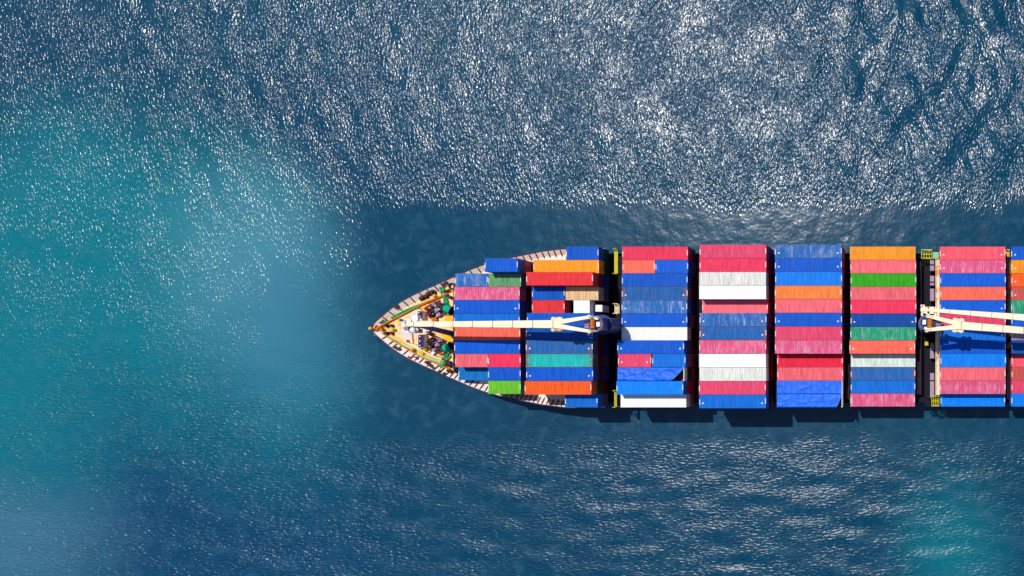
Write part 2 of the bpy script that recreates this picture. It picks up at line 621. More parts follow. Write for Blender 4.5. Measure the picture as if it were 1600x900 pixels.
INS = 1.08
hull = MB()
levels = [2.5, WL, 8.0, 9.5, 11.0, 12.0]
hx = [(inset_pt(i, INS)) for i in range(len(RAIL))]
hx += [(x, hx[-1][1]) for x in np.linspace(RAIL[-1][0] + 4, X_STERN, 12)]
L0, L1 = hx[0][0], -60.0
rows = []
for z in levels:
    t = 1 - (max(z, WL) - WL) / (12.0 - WL)
    ring = []
    for x, y in hx:
        u = min(1, max(0, (x - L0) / (L1 - L0)))
        s = 1 - u * u * (3 - 2 * u)
        ring.append((x + 7.5 * t * s, y * (1 - .45 * t * s), z))
    rows.append(ring)
n = len(hx)
for sgn in (1, -1):
    vs = [(x, YC + sgn * y, z) for ring in rows for x, y, z in ring]
    fs = [(r * n + i, r * n + i + 1, (r + 1) * n + i + 1, (r + 1) * n + i) for r in range(len(levels) - 1) for i in range(n - 1)]
    hull.add(vs, fs)
e = rows[-1][-1]
hull.add([(X_STERN, YC - hx[-1][1], 2.5), (X_STERN, YC + hx[-1][1], 2.5), (X_STERN, YC + hx[-1][1], 12), (X_STERN, YC - hx[-1][1], 12)], [(0, 1, 2, 3)])
h_ob = part('hull', hull, M_HULL)

# decks
def deck_sheet(x0, x1, z, thick=.12):
    mb = MB()
    xs_ = [x for x, _ in hx if x0 < x < x1]
    xs_ = [x0] + xs_ + [x1]
    def hw(x):
        for (a, ya), (b_, yb) in zip(hx, hx[1:]):
            if a <= x <= b_:
                return ya + (yb - ya) * (x - a) / max(1e-6, b_ - a)
        return hx[-1][1] if x > hx[0][0] else 0
    k = len(xs_)
    vs = []
    for zz in (z, z - thick):
        vs += [(x, YC + hw(x), zz) for x in xs_] + [(x, YC - hw(x), zz) for x in xs_]
    fs = [(i, i + 1, k + i + 1, k + i) for i in range(k - 1)]
    fs += [(2 * k + i, 3 * k + i, 3 * k + i + 1, 2 * k + i + 1) for i in range(k - 1)]
    fs += [(k - 1, 2 * k - 1, 4 * k - 1, 3 * k - 1)]
    mb.add(vs, fs)
    return mb


part('foredeck', deck_sheet(hx[0][0] + .01, X_BREAK, Z_FORE), M_DECKF)
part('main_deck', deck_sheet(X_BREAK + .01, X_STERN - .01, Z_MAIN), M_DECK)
wall = MB().box((X_BREAK - .06, YC, (Z_FORE + Z_MAIN) / 2 - .08), (.12, 2 * half(X_BREAK) - 2.2, Z_FORE - Z_MAIN - .04))
part('deck_break', wall, M_BULW)
for sgn in (1, -1):
    sw_ = MB()
    ids = [i for i in range(len(RAIL)) if RAIL[i][0] > X_BREAK - .3]
    vs = []
    for i in ids:
        a, b_ = inset_pt(i, INS - .04), inset_pt(i, INS + 1.3)
        vs += [(a[0], YC + sgn * a[1], Z_FORE - .01), (b_[0], YC + sgn * b_[1], Z_FORE - .01), (b_[0], YC + sgn * b_[1], Z_MAIN + .01)]
    fs = []
    for k in range(len(ids) - 1):
        fs += [(k * 3, k * 3 + 1, k * 3 + 4, k * 3 + 3), (k * 3 + 1, k * 3 + 2, k * 3 + 5, k * 3 + 4)]
    sw_.add(vs, fs)
    part('side_walkway', sw_, M_BULW)

# bulwark with its cap rail and stays
bul, cap = MB(), MB()
m_ = len(RAIL)
for sgn in (1, -1):
    vs = []
    for i in range(m_):
        x, y = RAIL[i]
        xi, yi = inset_pt(i, INS - .04)
        zb = Z_FORE + .01
        xo, yo = inset_pt(i, -.07)
        vs += [(xi, YC + sgn * yi, zb), (x, YC + sgn * y, ZR), (xo, YC + sgn * yo, ZR), (inset_pt(i, INS - .2)[0], YC + sgn * inset_pt(i, INS - .2)[1], 11.98)]
    fs = []
    for i in range(m_ - 1):
        a, b_ = i * 4, (i + 1) * 4
        fs += [(a, a + 1, b_ + 1, b_), (a + 1, a + 2, b_ + 2, b_ + 1), (a + 2, a + 3, b_ + 3, b_ + 2)]
    bul.add(vs, fs)
    cap.tube([(RAIL[i][0], YC + sgn * RAIL[i][1], ZR + .03) for i in range(m_)], .1, 5)
bulo = part('bulwark', bul, M_BULW)
part('cap_rail', cap, M_CAP, bulo)
st = MB()
w_, hgt = INS + .25, ZR - Z_FORE - .06
st.add([(0, -.075, 0), (w_, -.075, 0), (.35, -.075, hgt), (0.0, -.075, hgt)] + [(0, .075, 0), (w_, .075, 0), (.35, .075, hgt), (0.0, .075, hgt)],
       [(0, 1, 2, 3), (7, 6, 5, 4), (0, 4, 5, 1), (1, 5, 6, 2), (2, 6, 7, 3), (3, 7, 4, 0)])
st_mesh = st.mesh('bulwark_stay')
for sgn in (1, -1):
    RS = resample(OUTW, 1.05 if sgn > 0 else .82)
    k = 0
    for i in range(3, len(RS) - 1):
        a, b_ = RS[i - 1], RS[i + 1]
        x, y = RS[i]
        tx, ty = b_[0] - a[0], (b_[1] - a[1]) * sgn
        ang = math.atan2(-tx * sgn, ty * sgn)
        o = link('bulwark_stay', st_mesh, M_STAY, bulo,
                 Vector((x, YC + sgn * y, Z_FORE)) - SHIP_LOC, ang)
        o.location += Vector((math.cos(ang), math.sin(ang), 0)) * .04

# ------------------------------------------------------------------ containers
def container_meshes(L):
    W, H = 2.438, 2.56
    M = {}
    roof = MB()
    hw = W / 2 - .11
    x0, x1 = -L / 2 + .16, L / 2 - .16
    f0, f1 = x0 + .32, x1 - .32
    nr = max(4, int((f1 - f0) / .33))
    prof = [(x0, H - .03), (f0, H - .03)]
    pw = (f1 - f0) / nr
    for i in range(nr):
        b_ = f0 + i * pw
        prof += [(b_ + pw * .18, H + .018), (b_ + pw * .5, H + .018), (b_ + pw * .68, H - .03), (b_ + pw * .98, H - .03)]
    prof += [(x1, H - .03)]
    vs = [(x, -hw, z) for x, z in prof] + [(x, hw, z) for x, z in prof]
    k = len(prof)
    fs = [(i, i + 1, k + i + 1, k + i) for i in range(k - 1)]
    # closing lips so the ribs end as pressed steel, not open folds
    vs += [(x, -hw - .03, H - .05) for x, z in prof] + [(x, hw + .03, H - .05) for x, z in prof]
    fs += [(2 * k + i, 2 * k + i + 1, i + 1, i) for i in range(k - 1)] + [(k + i, k + i + 1, 3 * k + i + 1, 3 * k + i) for i in range(k - 1)]
    M['roof'] = roof.add(vs, fs).mesh('roof')
    wall = MB()
    for sgn in (1, -1):
        pr = [(-L / 2 + .12, 0)]
        n_ = max(4, int(L / .42))
        p_ = (L - .24) / n_
        for i in range(n_):
            b_ = -L / 2 + .12 + i * p_
            pr += [(b_ + p_ * .2, -.04), (b_ + p_ * .5, -.04), (b_ + p_ * .7, 0), (b_ + p_, 0)]
        y = sgn * (W / 2 - .015)
        kk = len(pr)
        vs = [(x, y + sgn * d_, .14) for x, d_ in pr] + [(x, y + sgn * d_, H - .1) for x, d_ in pr]
        wall.add(vs, [(i, i + 1, kk + i + 1, kk + i) for i in range(kk - 1)])
    # front bulkhead, floor
    pr = [(-W / 2 + .1, 0)]
    for i in range(7):
        b_ = -W / 2 + .1 + i * (W - .2) / 7
        p_ = (W - .2) / 7
        pr += [(b_ + p_ * .2, .04), (b_ + p_ * .5, .04), (b_ + p_ * .7, 0), (b_ + p_, 0)]
    kk = len(pr)
    wall.add([(-L / 2 + .03 + d_, y, .14) for y, d_ in pr] + [(-L / 2 + .03 + d_, y, H - .1) for y, d_ in pr],
             [(i, i + 1, kk + i + 1, kk + i) for i in range(kk - 1)])
    wall.box((0, 0, .1), (L - .3, W - .1, .1))
    M['wall'] = wall.mesh('wall')
    fr = MB()
    for sx in (1, -1):
        for sy in (1, -1):
            fr.box((sx * (L / 2 - .07), sy * (W / 2 - .06), H / 2), (.13, .12, H - .36))
            for z in (.08, H - .07):
                fr.box((sx * (L / 2 - .089), sy * (W / 2 - .081), z + (.025 if z > 1 else -.01)), (.178, .162, .13))
        fr.box((sx * (L / 2 - .08), 0, H - .08), (.14, W - .34, .11))
        fr.box((sx * (L / 2 - .08), 0, .1), (.14, W - .34, .14))
    for sy in (1, -1):
        fr.box((0, sy * (W / 2 - .05), H - .05), (L - .37, .09, .1))
        fr.box((0, sy * (W / 2 - .05), .1), (L - .37, .09, .14))
    M['frame'] = fr.mesh('frame')
    dr = MB()
    for sy in (1, -1):
        dr.box((L / 2 - .06, sy * .56, H / 2), (.05, 1.08, H - .34))
    M['door'] = dr.mesh('door')
    lr = MB()
    for y in (-.85, -.3, .3, .85):
        lr.cyl((L / 2 - .015, y, .2), (L / 2 - .015, y, H - .2), .022, n=5)
    M['lock_rod'] = lr.mesh('lock_rod')
    mk = MB()
    mk.box((L / 2 - .09, .1, H - .012), (.13, 1.0, .03))
    M['roof_marking'] = mk.mesh('roof_marking')
    dt = MB()
    dt.cyl((L / 2 - .72, -.3, H + .02), (L / 2 - .72, -.3, H + .05), .16, n=10)
    M['roof_vent_l'] = MB().cyl((-L / 2 + .72, -.3, H + .02), (-L / 2 + .72, -.3, H + .05), .16, n=10).mesh('roof_vent')
    M['roof_vent'] = dt.mesh('roof_vent')
    return M


CM = {40: container_meshes(12.19), 20: container_meshes(6.06), 10: container_meshes(2.99)}
LEN = {40: 12.19, 20: 6.06, 10: 2.99}


def container(size, key, loc, label, group, dots=False, marks=True, full=True):
    e = bpy.data.objects.new('shipping_container', None)
    e.location = loc
    e.empty_display_size = .5
    COL.objects.link(e)
    tag(e, label, 'container', group)
    m = MATS[key]
    c = CM[size]
    link('wall', c['wall'], m, e)
    link('frame', c['frame'], m, e)
    d_ = link('door', c['door'], m, e)
    if full:
        link('lock_rod', c['lock_rod'], M_LAV, d_)
        r = link('roof', c['roof'], m, e)
        if marks:
            for rz in (0, math.pi):
                link('roof_marking', c['roof_marking'], M_MARK, r, None, rz)
        if dots:
            link('roof_vent', c['roof_vent'], M_MARK, r)
            link('roof_vent', c['roof_vent_l'], M_MARK, r)
    else:
        link('roof', c['roof'], m, e)
    return e


PITCH = 21.17
ORD = ['', 'first', 'second', 'third', 'fourth', 'fifth', 'sixth', 'seventh', 'eighth']
# bay: rows from the upper ship side down: list of (left pixel, size, colour, tier, flags)
# tier 0 = three high, -1 = two high, -2 = one high; flags d: vents, n: no end marks, T: tarpaulin
BAYS = {
    1: {1: [(757, 20, 'royal', 0, '')],
        2: [(711, 20, 'faded', -1, ''), (762.8, 20, 'sage', -1, '')],
        3: [(709, 40, 'pink', -1, '')],
        4: [(709, 40, 'royal', -1, 'd')],
        5: [(709, 40, 'azure', -1, 'd')],
        6: [(710, 40, 'coral', -1, '')],
        7: [(709.5, 40, 'royal', -1, '')],
        8: [(711, 20, 'salmon', -1, ''), (762.3, 20, 'crimson', -1, '')],
        9: [(716, 20, 'sky', -2, ''), (762.3, 20, 'royal', -1, '')],
        10: [(762.3, 20, 'lime', -1, '')]},
    2: {0: [(884, 20, 'royal', -1, '')],
        1: [(833, 40, 'amber', -1, '')],
        2: [(822, 40, 'red', 0, '')],
        3: [(831, 20, 'royal', -1, ''), (883.6, 20, 'cream', -1, '')],
        4: [(831, 20, 'red', -1, ''), (896, 10, 'white', -1, 'n')],
        5: [(823, 40, 'royal', 0, '')],
        6: [(821.5, 40, 'navy', 0, 'd')],
        7: [(821.5, 40, 'rustblue', 0, 'd')],
        8: [(821.5, 40, 'turq', 0, 'n')],
        9: [(822, 40, 'royal', 0, 'd')],
        10: [(819.5, 40, 'vermilion', 0, '')],
        11: [(882.5, 20, 'azure', -1, '')]},
    3: {0: [(972, 40, 'crimson', -1, '')],
        1: [(972.3, 20, 'coral', -1, ''), (1024, 20, 'royal', -1, '')],
        2: [(971.5, 40, 'royal', -1, '')],
        3: [(971.5, 40, 'rustblue', -1, 'd')],
        4: [(971, 40, 'faded', -1, 'd')],
        5: [(971, 40, 'royal', -1, 'd')],
        6: [(971, 40, 'white', -1, 'n')],
        7: [(964.3, 40, 'royal', 0, 'd')],
        8: [(965.5, 20, 'rose', 0, 'd'), (1019, 20, 'azure', 0, '')],
        9: [(964, 40, 'tarp', 0, 'T')],
        10: [(963, 40, 'bright', 0, '')],
        11: [(969.5, 40, 'white', -1, 'n')]},
    4: {0: [(1092.8, 40, 'rose', 0, '')],
        1: [(1092.8, 40, 'crimson', 0, '')],
        2: [(1092.4, 40, 'offwhite', 0, 'n')],
        3: [(1092.4, 40, 'white', 0, 'n')],
        4: [(1097, 40, 'salmon', -1, '')],
        5: [(1093, 40, 'faded', 0, 'd')],
        6: [(1093, 40, 'rustblue', 0, 'd')],
        7: [(1092.5, 40, 'pink', 0, '')],
        8: [(1092.2, 40, 'white', 0, 'n')],
        9: [(1092.6, 40, 'offwhite', 0, 'n')],
        10: [(1092, 40, 'rose', 0, '')],
        11: [(1092.4, 40, 'azure', 0, 'd')]},
    5: {0: [(1210.6, 40, 'faded', 0, 'd')],
        1: [(1210.8, 40, 'royal', 0, 'd')],
        2: [(1211.2, 40, 'bright', 0, '')],
        3: [(1210.6, 40, 'orange', 0, '')],
        4: [(1210.8, 40, 'salmon', 0, '')],
        5: [(1211, 40, 'royal', 0, 'd')],
        6: [(1211, 40, 'rose', 0, '')],
        7: [(1210.8, 40, 'pink', 0, '')],
        8: [(1214.2, 40, 'scarlet', -1, '')],
        9: [(1214.4, 40, 'salmon', -1, '')],
        10: [(1213.4, 40, 'tarp', -1, 'T')],
        11: [(1213.4, 40, 'tarp', -1, 'T')]},
    6: {0: [(1328, 40, 'amber', -1, 'n')],
        1: [(1328.6, 40, 'salmon', -1, '')],
        2: [(1329, 40, 'green', -1, '')],
        3: [(1328.8, 40, 'salmon', -1, '')],
        4: [(1329, 40, 'crimson', -1, '')],
        5: [(1329, 40, 'navy', -1, 'd')],
        6: [(1328.6, 40, 'jade', -1, '')],
        7: [(1327.2, 40, 'coral', -1, 'd')],
        8: [(1329.4, 40, 'mint', -2, '')],
        9: [(1329.2, 40, 'rustblue', -2, '')],
        10: [(1329.2, 40, 'azure', -2, '')],
        11: [(1328.6, 40, 'pink', -2, '')]},
    7: {0: [(1468.4, 40, 'coralred', -1, 'd')],
        1: [(1468.8, 40, 'pink', -1, 'd')],
        2: [(1469, 40, 'royal', -1, '')],
        3: [(1469, 40, 'coral', -1, '')],
        4: [(1468.6, 40, 'royal', -1, 'd')],
        5: [(1469, 40, 'rose', -1, '')],
        6: [(1469, 40, 'azure', -1, 'd')],
        7: [(1469, 40, 'royal', -1, '')],
        8: [(1469.3, 40, 'bright', -1, '')],
        9: [(1468.6, 40, 'salmon', -1, '')],
        10: [(1468.6, 40, 'pink', -1, '')],
        11: [(1469.6, 40, 'bright', -2, '')]},
    8: {0: [(1580, 40, 'royal', -1, 'd')],
        1: [(1580, 40, 'amber', -1, 'd')],
        2: [(1580.4, 40, 'vermilion', -1, 'd')],
        3: [(1580.4, 40, 'brick', -1, 'd')],
        4: [(1580, 40, 'jade', -1, '')],
        5: [(1580.4, 40, 'royal', -1, '')],
        6: [(1580.4, 40, 'lilac', -1, '')],
        7: [(1580.4, 40, 'navy', -1, '')],
        8: [(1580.6, 40, 'coralred', -2, '')],
        9: [(1580.6, 40, 'brick', -2, '')],
        10: [(1580.6, 40, 'rose', -2, '')],
        11: [(1580.2, 40, 'bright', -2, '')]},
}
G_TOP = 'shipping containers on the top of the stacks'
G_LOW = 'shipping containers in the lower tiers'


def word(bay, row):
    """what one sees beside a container on the neighbouring row"""
    r = BAYS[bay].get(row)
    if not r:
        return None
    return PAL[r[0][2]][4]


seen = {}
lowers = []
tarps = []
pads = []
for bay, rws in BAYS.items():
    for row, items in rws.items():
        for j, (px, size, key, t, fl) in enumerate(items):
            zt = Z0 + TIER * t
            yc_px = 383.2 + PITCH * (row + .5)
            # rows keep one true spacing across the ship, whatever the height of the stack
            Yw = YC + (5.5 - row) * 2.49
            k = (CAM_Z - zt) / F_PX
            Xw = (px - NX) * k + LEN[size] / 2
            up, dn = word(bay, row - 1), word(bay, row + 1)
            sh = '' if size == 40 else ('short ' if size == 20 else 'very short ')
            if len(items) == 2 and size == 20 and items[1][1] == 20:
                sh = ('short left ' if j == 0 else 'short right ')
            nm = PAL[key][3]
            if up and dn:
                where = f'between {up} and {dn} rows' if up != dn else f'between two {up} rows'
            elif dn:
                where = f'on the upper ship side above {dn}'
            else:
                where = f'on the lower ship side below {up}'
            lab = f'{sh}{nm} container {where}, {ORD[bay]} bay from bow'
            core = f'{sh}{nm} one {where}, {ORD[bay]} bay from bow'
            core2 = f'{sh}{nm} one {where}, {ORD[bay]} bay'
            seen.setdefault(lab, []).append((bay, row, j))
            z = zt - TIER
            if 'T' in fl:
                tarps.append((bay, row, Vector((Xw, Yw, z))))
                core2 = core = f'tarpaulin {where}, {ORD[bay]} bay from bow'
            else:
                container(size, key, (Xw, Yw, z), lab, G_TOP, 'd' in fl, 'n' not in fl)
            lo = z
            n_low = 0
            while lo - TIER > Z_HATCH - .1:
                lo -= TIER
                n_low += 1
                # a stack that would stand outside the rail rests on a pedestal instead
                if abs(Yw - YC) + 1.3 > half(Xw - LEN[size] / 2) and bay == 1:
                    lo += TIER
                    break
                key2 = random.choice(['maroon', 'maroon', 'maroon', 'navy', 'navy', 'brick', 'dgreen', 'red', 'rustblue'])
                pre = 'container under the' if n_low == 1 else 'bottom container below the'
                for pr_, co_ in ((pre, core), (pre, core2), (pre.replace(' the', ''), core2)):
                    lb = f'{pr_} {co_}'
                    if len(lb.replace('-', ' ').split()) <= 16:
                        break
                container(size, key2, (Xw, Yw, lo), lb, G_LOW, full=False)
                lowers.append(lb)
            if lo > Z_HATCH + .2:
                pads.append((Xw, Yw, lo, LEN[size]))
dup_labels = {k: v for k, v in seen.items() if len(v) > 1}
if dup_labels:
    print('DUPLICATE LABELS', dup_labels)
long_l = [k for k in list(seen) + lowers if len(k.replace(',', '').split()) > 16]
print('containers top', sum(len(v) for v in seen.values()), 'lower', len(lowers), 'too long', long_l[:5])

# pedestals under outboard stacks of the first bay
for X_, Y_, z_, L_ in pads:
    for sx in (1, -1):
        for sy in (1, -1):
            x, y = X_ + sx * (L_ / 2 - .15), Y_ + sy * 1.05
            if abs(y - YC) < half(x) - 1.2:
                p_ = MB().beam((x, y, Z_MAIN), (x, y, z_ - .01), .3, .3)
                part('pedestal', p_, M_DARK, org=(x, y, Z_MAIN))

# flat racks under the tarpaulins and the tarpaulins themselves
def tarpaulin(bay, row, base, cut, label):
    L, W, H = 12.0, 2.40, 2.52
    e = bpy.data.objects.new('flat_rack', None)
    e.location = base
    COL.objects.link(e)
    tag(e, label.replace('tarpaulin draped over', 'covered flat rack under').split(' with ')[0] + ' tarpaulin', 'flat rack', 'flat racks under tarpaulins')
    link('floor', MB().box((0, 0, .25), (12.19, 2.438, .4)).mesh('floor'), MATS['maroon'], e)
    for sx in (1, -1):
        ew = MB().box((sx * 6.03, 0, 1.4), (.12, 2.2, 1.9))
        for sy in (1, -1):
            ew.box((sx * 6.01, sy * 1.16, 1.45), (.16, .12, 2.3))
        link('end_wall', ew.mesh('end_wall'), MATS['white'] if sx > 0 else MATS['azure'], e)
    nx_, ny_ = 72, 22
    r_ = np.random.default_rng(bay * 40 + row)
    fold = [(r_.random() * 6.28, r_.uniform(.35, 1.5), r_.uniform(-1.1, 1.1) if cut > 1 else r_.choice([0, 0, 1.57]) + r_.normal() * .05, r_.uniform(.3, 1)) for _ in range(9)]
    vs = []
    skirt = .9
    for i in range(nx_ + 1):
        for jn in range(ny_ + 1):
            u = i / nx_
            s = (jn / ny_) * (W + 2 * skirt) - skirt      # along the cloth, over both edges
            xmax = L / 2 + .02
            x = -L / 2 + u * (xmax + L / 2)
            if cut:
                c_ = max(0.0, min(1.0, (W - s) / W))
                x = -L / 2 + u * (xmax - cut * c_ ** 1.3 + L / 2)
            if s < 0:
                y, z, onside = -W / 2 - .03, H + s, 1
            elif s > W:
                y, z, onside = W / 2 + .03, H - (s - W), 1
            else:
                y, z, onside = s - W / 2, H, 0
            dz = 0
            for ph, k, an, a in fold:
                w = math.sin(k * (math.cos(an) * x + math.sin(an) * y * 1.5) + ph + .7 * math.sin(x * .8 + y * 2 + ph))
                dz += a * (1 - abs(w)) ** 6
            dz = (.11 if cut > 1 else .06) * (dz - 1.0)
            ef = min(1, min(s + .001, W - s) / .25) if not onside else 0
            if not onside:
                z += dz * ef - .10 * (1 - math.cos(2 * math.pi * min(1, abs((x / 2.4) % 1 - .5) * 2))) * .25
            else:
                y += .02 * math.copysign(1, y) * math.sin(x * 5 + s * 3)
            vs.append((x, y, z))
    fs = [(i * (ny_ + 1) + j, (i + 1) * (ny_ + 1) + j, (i + 1) * (ny_ + 1) + j + 1, i * (ny_ + 1) + j + 1) for i in range(nx_) for j in range(ny_)]
    m = MB().add(vs, fs).mesh('tarpaulin')
    for p_ in m.polygons:
        p_.use_smooth = True
    o = link('tarpaulin', m, MATS['tarp'], None, base + Vector((-.05, 0, 0)))
    tag(o, label, 'tarpaulin', 'blue tarpaulins over flat racks')


TLAB = {(3, 9): (2.2, 'crumpled blue tarpaulin draped over cargo with its right corner pulled back, third bay'),
        (5, 10): (0.0, 'upper blue tarpaulin draped over cargo below the salmon container, fifth bay'),
        (5, 11): (.9, 'lower blue tarpaulin draped over cargo at the ship side with torn corner, fifth bay')}
for bay, row, base in tarps:
    tarpaulin(bay, row, base, *TLAB[(bay, row)])

# hatch covers under the stacks
BAY_X = {}
for bay, rws in BAYS.items():
    xs_ = []
    for row, items in rws.items():
        for (px, size, key, t, fl) in items:
            k = (CAM_Z - (Z0 + TIER * t)) / F_PX
            xs_ += [(px - NX) * k, (px - NX) * k + LEN[size]]
    BAY_X[bay] = (min(xs_), max(xs_))
for bay, (a, b_) in BAY_X.items():
    rows_ = sorted(BAYS[bay])
    groups = [rows_[i:i + 4] for i in range(0, len(rows_), 4)]
    for g_ in groups:
        y1 = YC + (5.5 - g_[0]) * 2.49 + 1.2
        y0 = YC + (5.5 - g_[-1]) * 2.49 - 1.2
        lim = half(a + .5) - 1.15
        y1, y0 = min(y1, YC + lim), max(y0, YC - lim)
        if y1 - y0 < .5:
            continue
        cx, cy = (a + b_) / 2, (y0 + y1) / 2
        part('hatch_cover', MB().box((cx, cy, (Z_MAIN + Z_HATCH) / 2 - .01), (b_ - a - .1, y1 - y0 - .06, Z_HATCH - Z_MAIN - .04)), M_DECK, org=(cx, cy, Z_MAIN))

# ------------------------------------------------------------------ deck cranes
def crane(x_post, y_post, z_top, heel, tip, fork_len, label, w_tip=.8, w_root=1.4, det=True):
    """heel and tip: world points of the jib; the post stands on the main deck"""
    p = Vector((x_post, y_post, Z_MAIN))
    tw = MB()
    tw.cyl((x_post, y_post, Z_MAIN), (x_post, y_post, z_top - 3.6), 1.5, 1.35, 20)
    tw.cyl((x_post, y_post, z_top - 3.6), (x_post, y_post, z_top - 3.1), 1.75, 1.75, 20)
    t_ob = part('deck_crane', tw, M_CRDARK, org=p, label=label)
    dirx = 1 if tip.x > heel.x else -1
    a = (tip - heel)
    a2 = Vector((a.x, a.y, 0)).normalized()
    sd = Vector((-a2.y, a2.x, 0))
    rz = math.atan2(a2.y, a2.x)
    # slewing house
    hs = MB()
    c = Vector((x_post, y_post, z_top - 1.7))
    hs.box(c, (2.3, 2.2, 2.7), rz)
    hs.box(c + Vector((0, 0, 1.42)), (2.5, 2.4, .12), rz)
    part('slewing_house', hs, M_CRDARK, t_ob)
    # rail round the top, winch, lamps
    rl = MB()
    for q in (1.0, .55):
        ring = [c + Vector((0, 0, 1.5 + q)) + a2 * (math.cos(t) * 1.35 - .1) + sd * math.sin(t) * 1.3 for t in np.linspace(R(50), R(310), 12)]
        rl.tube(ring, .045, 5)
    for t in np.linspace(R(50), R(310), 7):
        b_ = c + a2 * (math.cos(t) * 1.35 - .1) + sd * math.sin(t) * 1.3
        rl.cyl(b_ + Vector((0, 0, 1.4)), b_ + Vector((0, 0, 2.5)), .04, n=5)
    part('guard_rail', rl, M_LAV, t_ob)
    wn_ = MB()
    wc = c + Vector((0, 0, 1.95)) + a2 * .35
    wn_.cyl(wc - sd * .75, wc + sd * .75, .42, n=14)
    for s in (-.75, .75, 0):
        wn_.cyl(wc + sd * (s - .05), wc + sd * (s + .05), .55, n=14)
    part('hoist_winch', wn_, M_ORG, t_ob)
    bx = MB()
    bx.box(c + Vector((0, 0, 1.85)) - a2 * .65 + sd * .1, (.6, .8, .7), rz)
    bx.box(c + Vector((0, 0, 1.75)) - a2 * .2 - sd * .9, (.7, .4, .55), rz)
    part('control_cabinet', bx, M_WHITE, t_ob)
    cb = MB()
    cb.box(c + a2 * 1.7 + Vector((0, 0, -.1)), (1.3, 1.3, 1.6), rz)
    cab_o = part('operator_cab', cb, M_LAV, t_ob)
    # heel brackets
    hb = MB()
    for s in (1, -1):
        hb.beam(Vector((x_post, y_post, z_top - .8)) + sd * s * 1.2, heel + sd * s * 1.25 - Vector((0, 0, .2)), .35, .8)
        hb.cyl(heel + sd * (s * 1.25 - .35), heel + sd * (s * 1.25 + .35), .3, n=10)
    part('heel_bracket', hb, M_CREAM, t_ob)
    # jib: box girder with two legs
    ax = a.normalized()
    up = Vector((0, 0, 1))
    j = MB()
    fork = heel + ax * fork_len
    j.beam(fork - ax * .6, tip, w_root, 1.1, w_tip, .6)
    for s in (1, -1):
        j.beam(heel + sd * s * 1.22, fork + ax * .4 + sd * s * (w_root / 2 - .42), .52, .75, .84, 1.06)
    jib = part('jib', j, M_CREAM, t_ob)
    jf = MB()
    L_ = (tip - fork).length
    nseg = max(3, int(L_ / 3.5))
    for i in range(nseg + 1):
        w = w_root + (w_tip - w_root) * i / nseg
        h_ = 1.1 + (.6 - 1.1) * i / nseg
        q = fork + ax * (L_ * (i + .25) / (nseg + .5))
        M = Matrix((ax, sd, up)).transposed()
        jf.box(q + up * (h_ / 2 + .01), (.07, w + .06, .07), M=M)
        jf.cyl(q + up * (h_ / 2) + sd * (w / 2 - .02), q + up * (h_ / 2 + .75) + sd * (w / 2 + .02), .04, n=5)
    part('jib_stanchion', jf, M_BRDK, t_ob)
    # fork sheaves and brackets
    for s in (1, -1):
        sv = MB()
        q = fork + sd * s * (w_root / 2 + .25) + ax * .4
        M = Matrix((ax, sd, up)).transposed()
        sv.box(q, (2.0, .35, .5), M=M)
        sv.cyl(q - ax * .5 - sd * .3, q - ax * .5 + sd * .3, .38, n=10)
        sv.cyl(q + ax * .6 - sd * .3, q + ax * .6 + sd * .3, .34, n=10)
        part('sheave_block', sv, M_BRIDGE, t_ob)
    # wires from the house over the jib
    wr = MB()
    for s in (.3, -.3):
        wr.tube([c + Vector((0, 0, 2.3)) + sd * s, fork - ax * .7 + up * .3 + sd * s * 1.2], .04, 5)
    part('hoist_wire', wr, M_WIRE, t_ob)
    hk = MB()
    hk.cyl(tip - sd * .4, tip + sd * .4, .5, n=12)
    hk.box(tip + ax * .3 - up * .6, (.5, .4, .7), rz)
    part('jib_head', hk, M_CREAM, t_ob)
    # ladder down the post
    ld = MB()
    for s in (.22, -.22):
        b_ = Vector((x_post, y_post, 0)) - a2 * 1.62 + sd * s
        ld.beam(b_ + Vector((0, 0, Z_MAIN + .2)), b_ + Vector((0, 0, z_top - 3.2)), .05, .05)
    for z in np.arange(Z_MAIN + .6, z_top - 3.3, .5):
        b_ = Vector((x_post, y_post, z)) - a2 * 1.62
        ld.beam(b_ + sd * .22, b_ - sd * .22, .04, .04)
    part('ladder', ld, M_BRDK, t_ob)
    return t_ob


z_h = 26.6
crane(-57.0, P(0, 506, 26)[1], 26.2, P(921, 506.5, z_h), P(640, 506.6, 24.4), 5.4,
      'crane post in front of the third bay with one jib reaching over the bow')
crane(1.1, P(0, 505, 26)[1], 26.2, P(1449, 504.6, z_h), P(1735, 527, 24.6), 5.0,
      'crane post before the seventh bay, its jib pointing to the right edge', w_tip=.8)
crane(P(1722, 0, 26).x, YC, 26.2, P(1705, 504.5, z_h), P(1443, 483.6, 25.2), 5.4,
      'aft crane beyond the frame whose jib tip rests by the seventh bay', w_tip=.5, w_root=1.35)

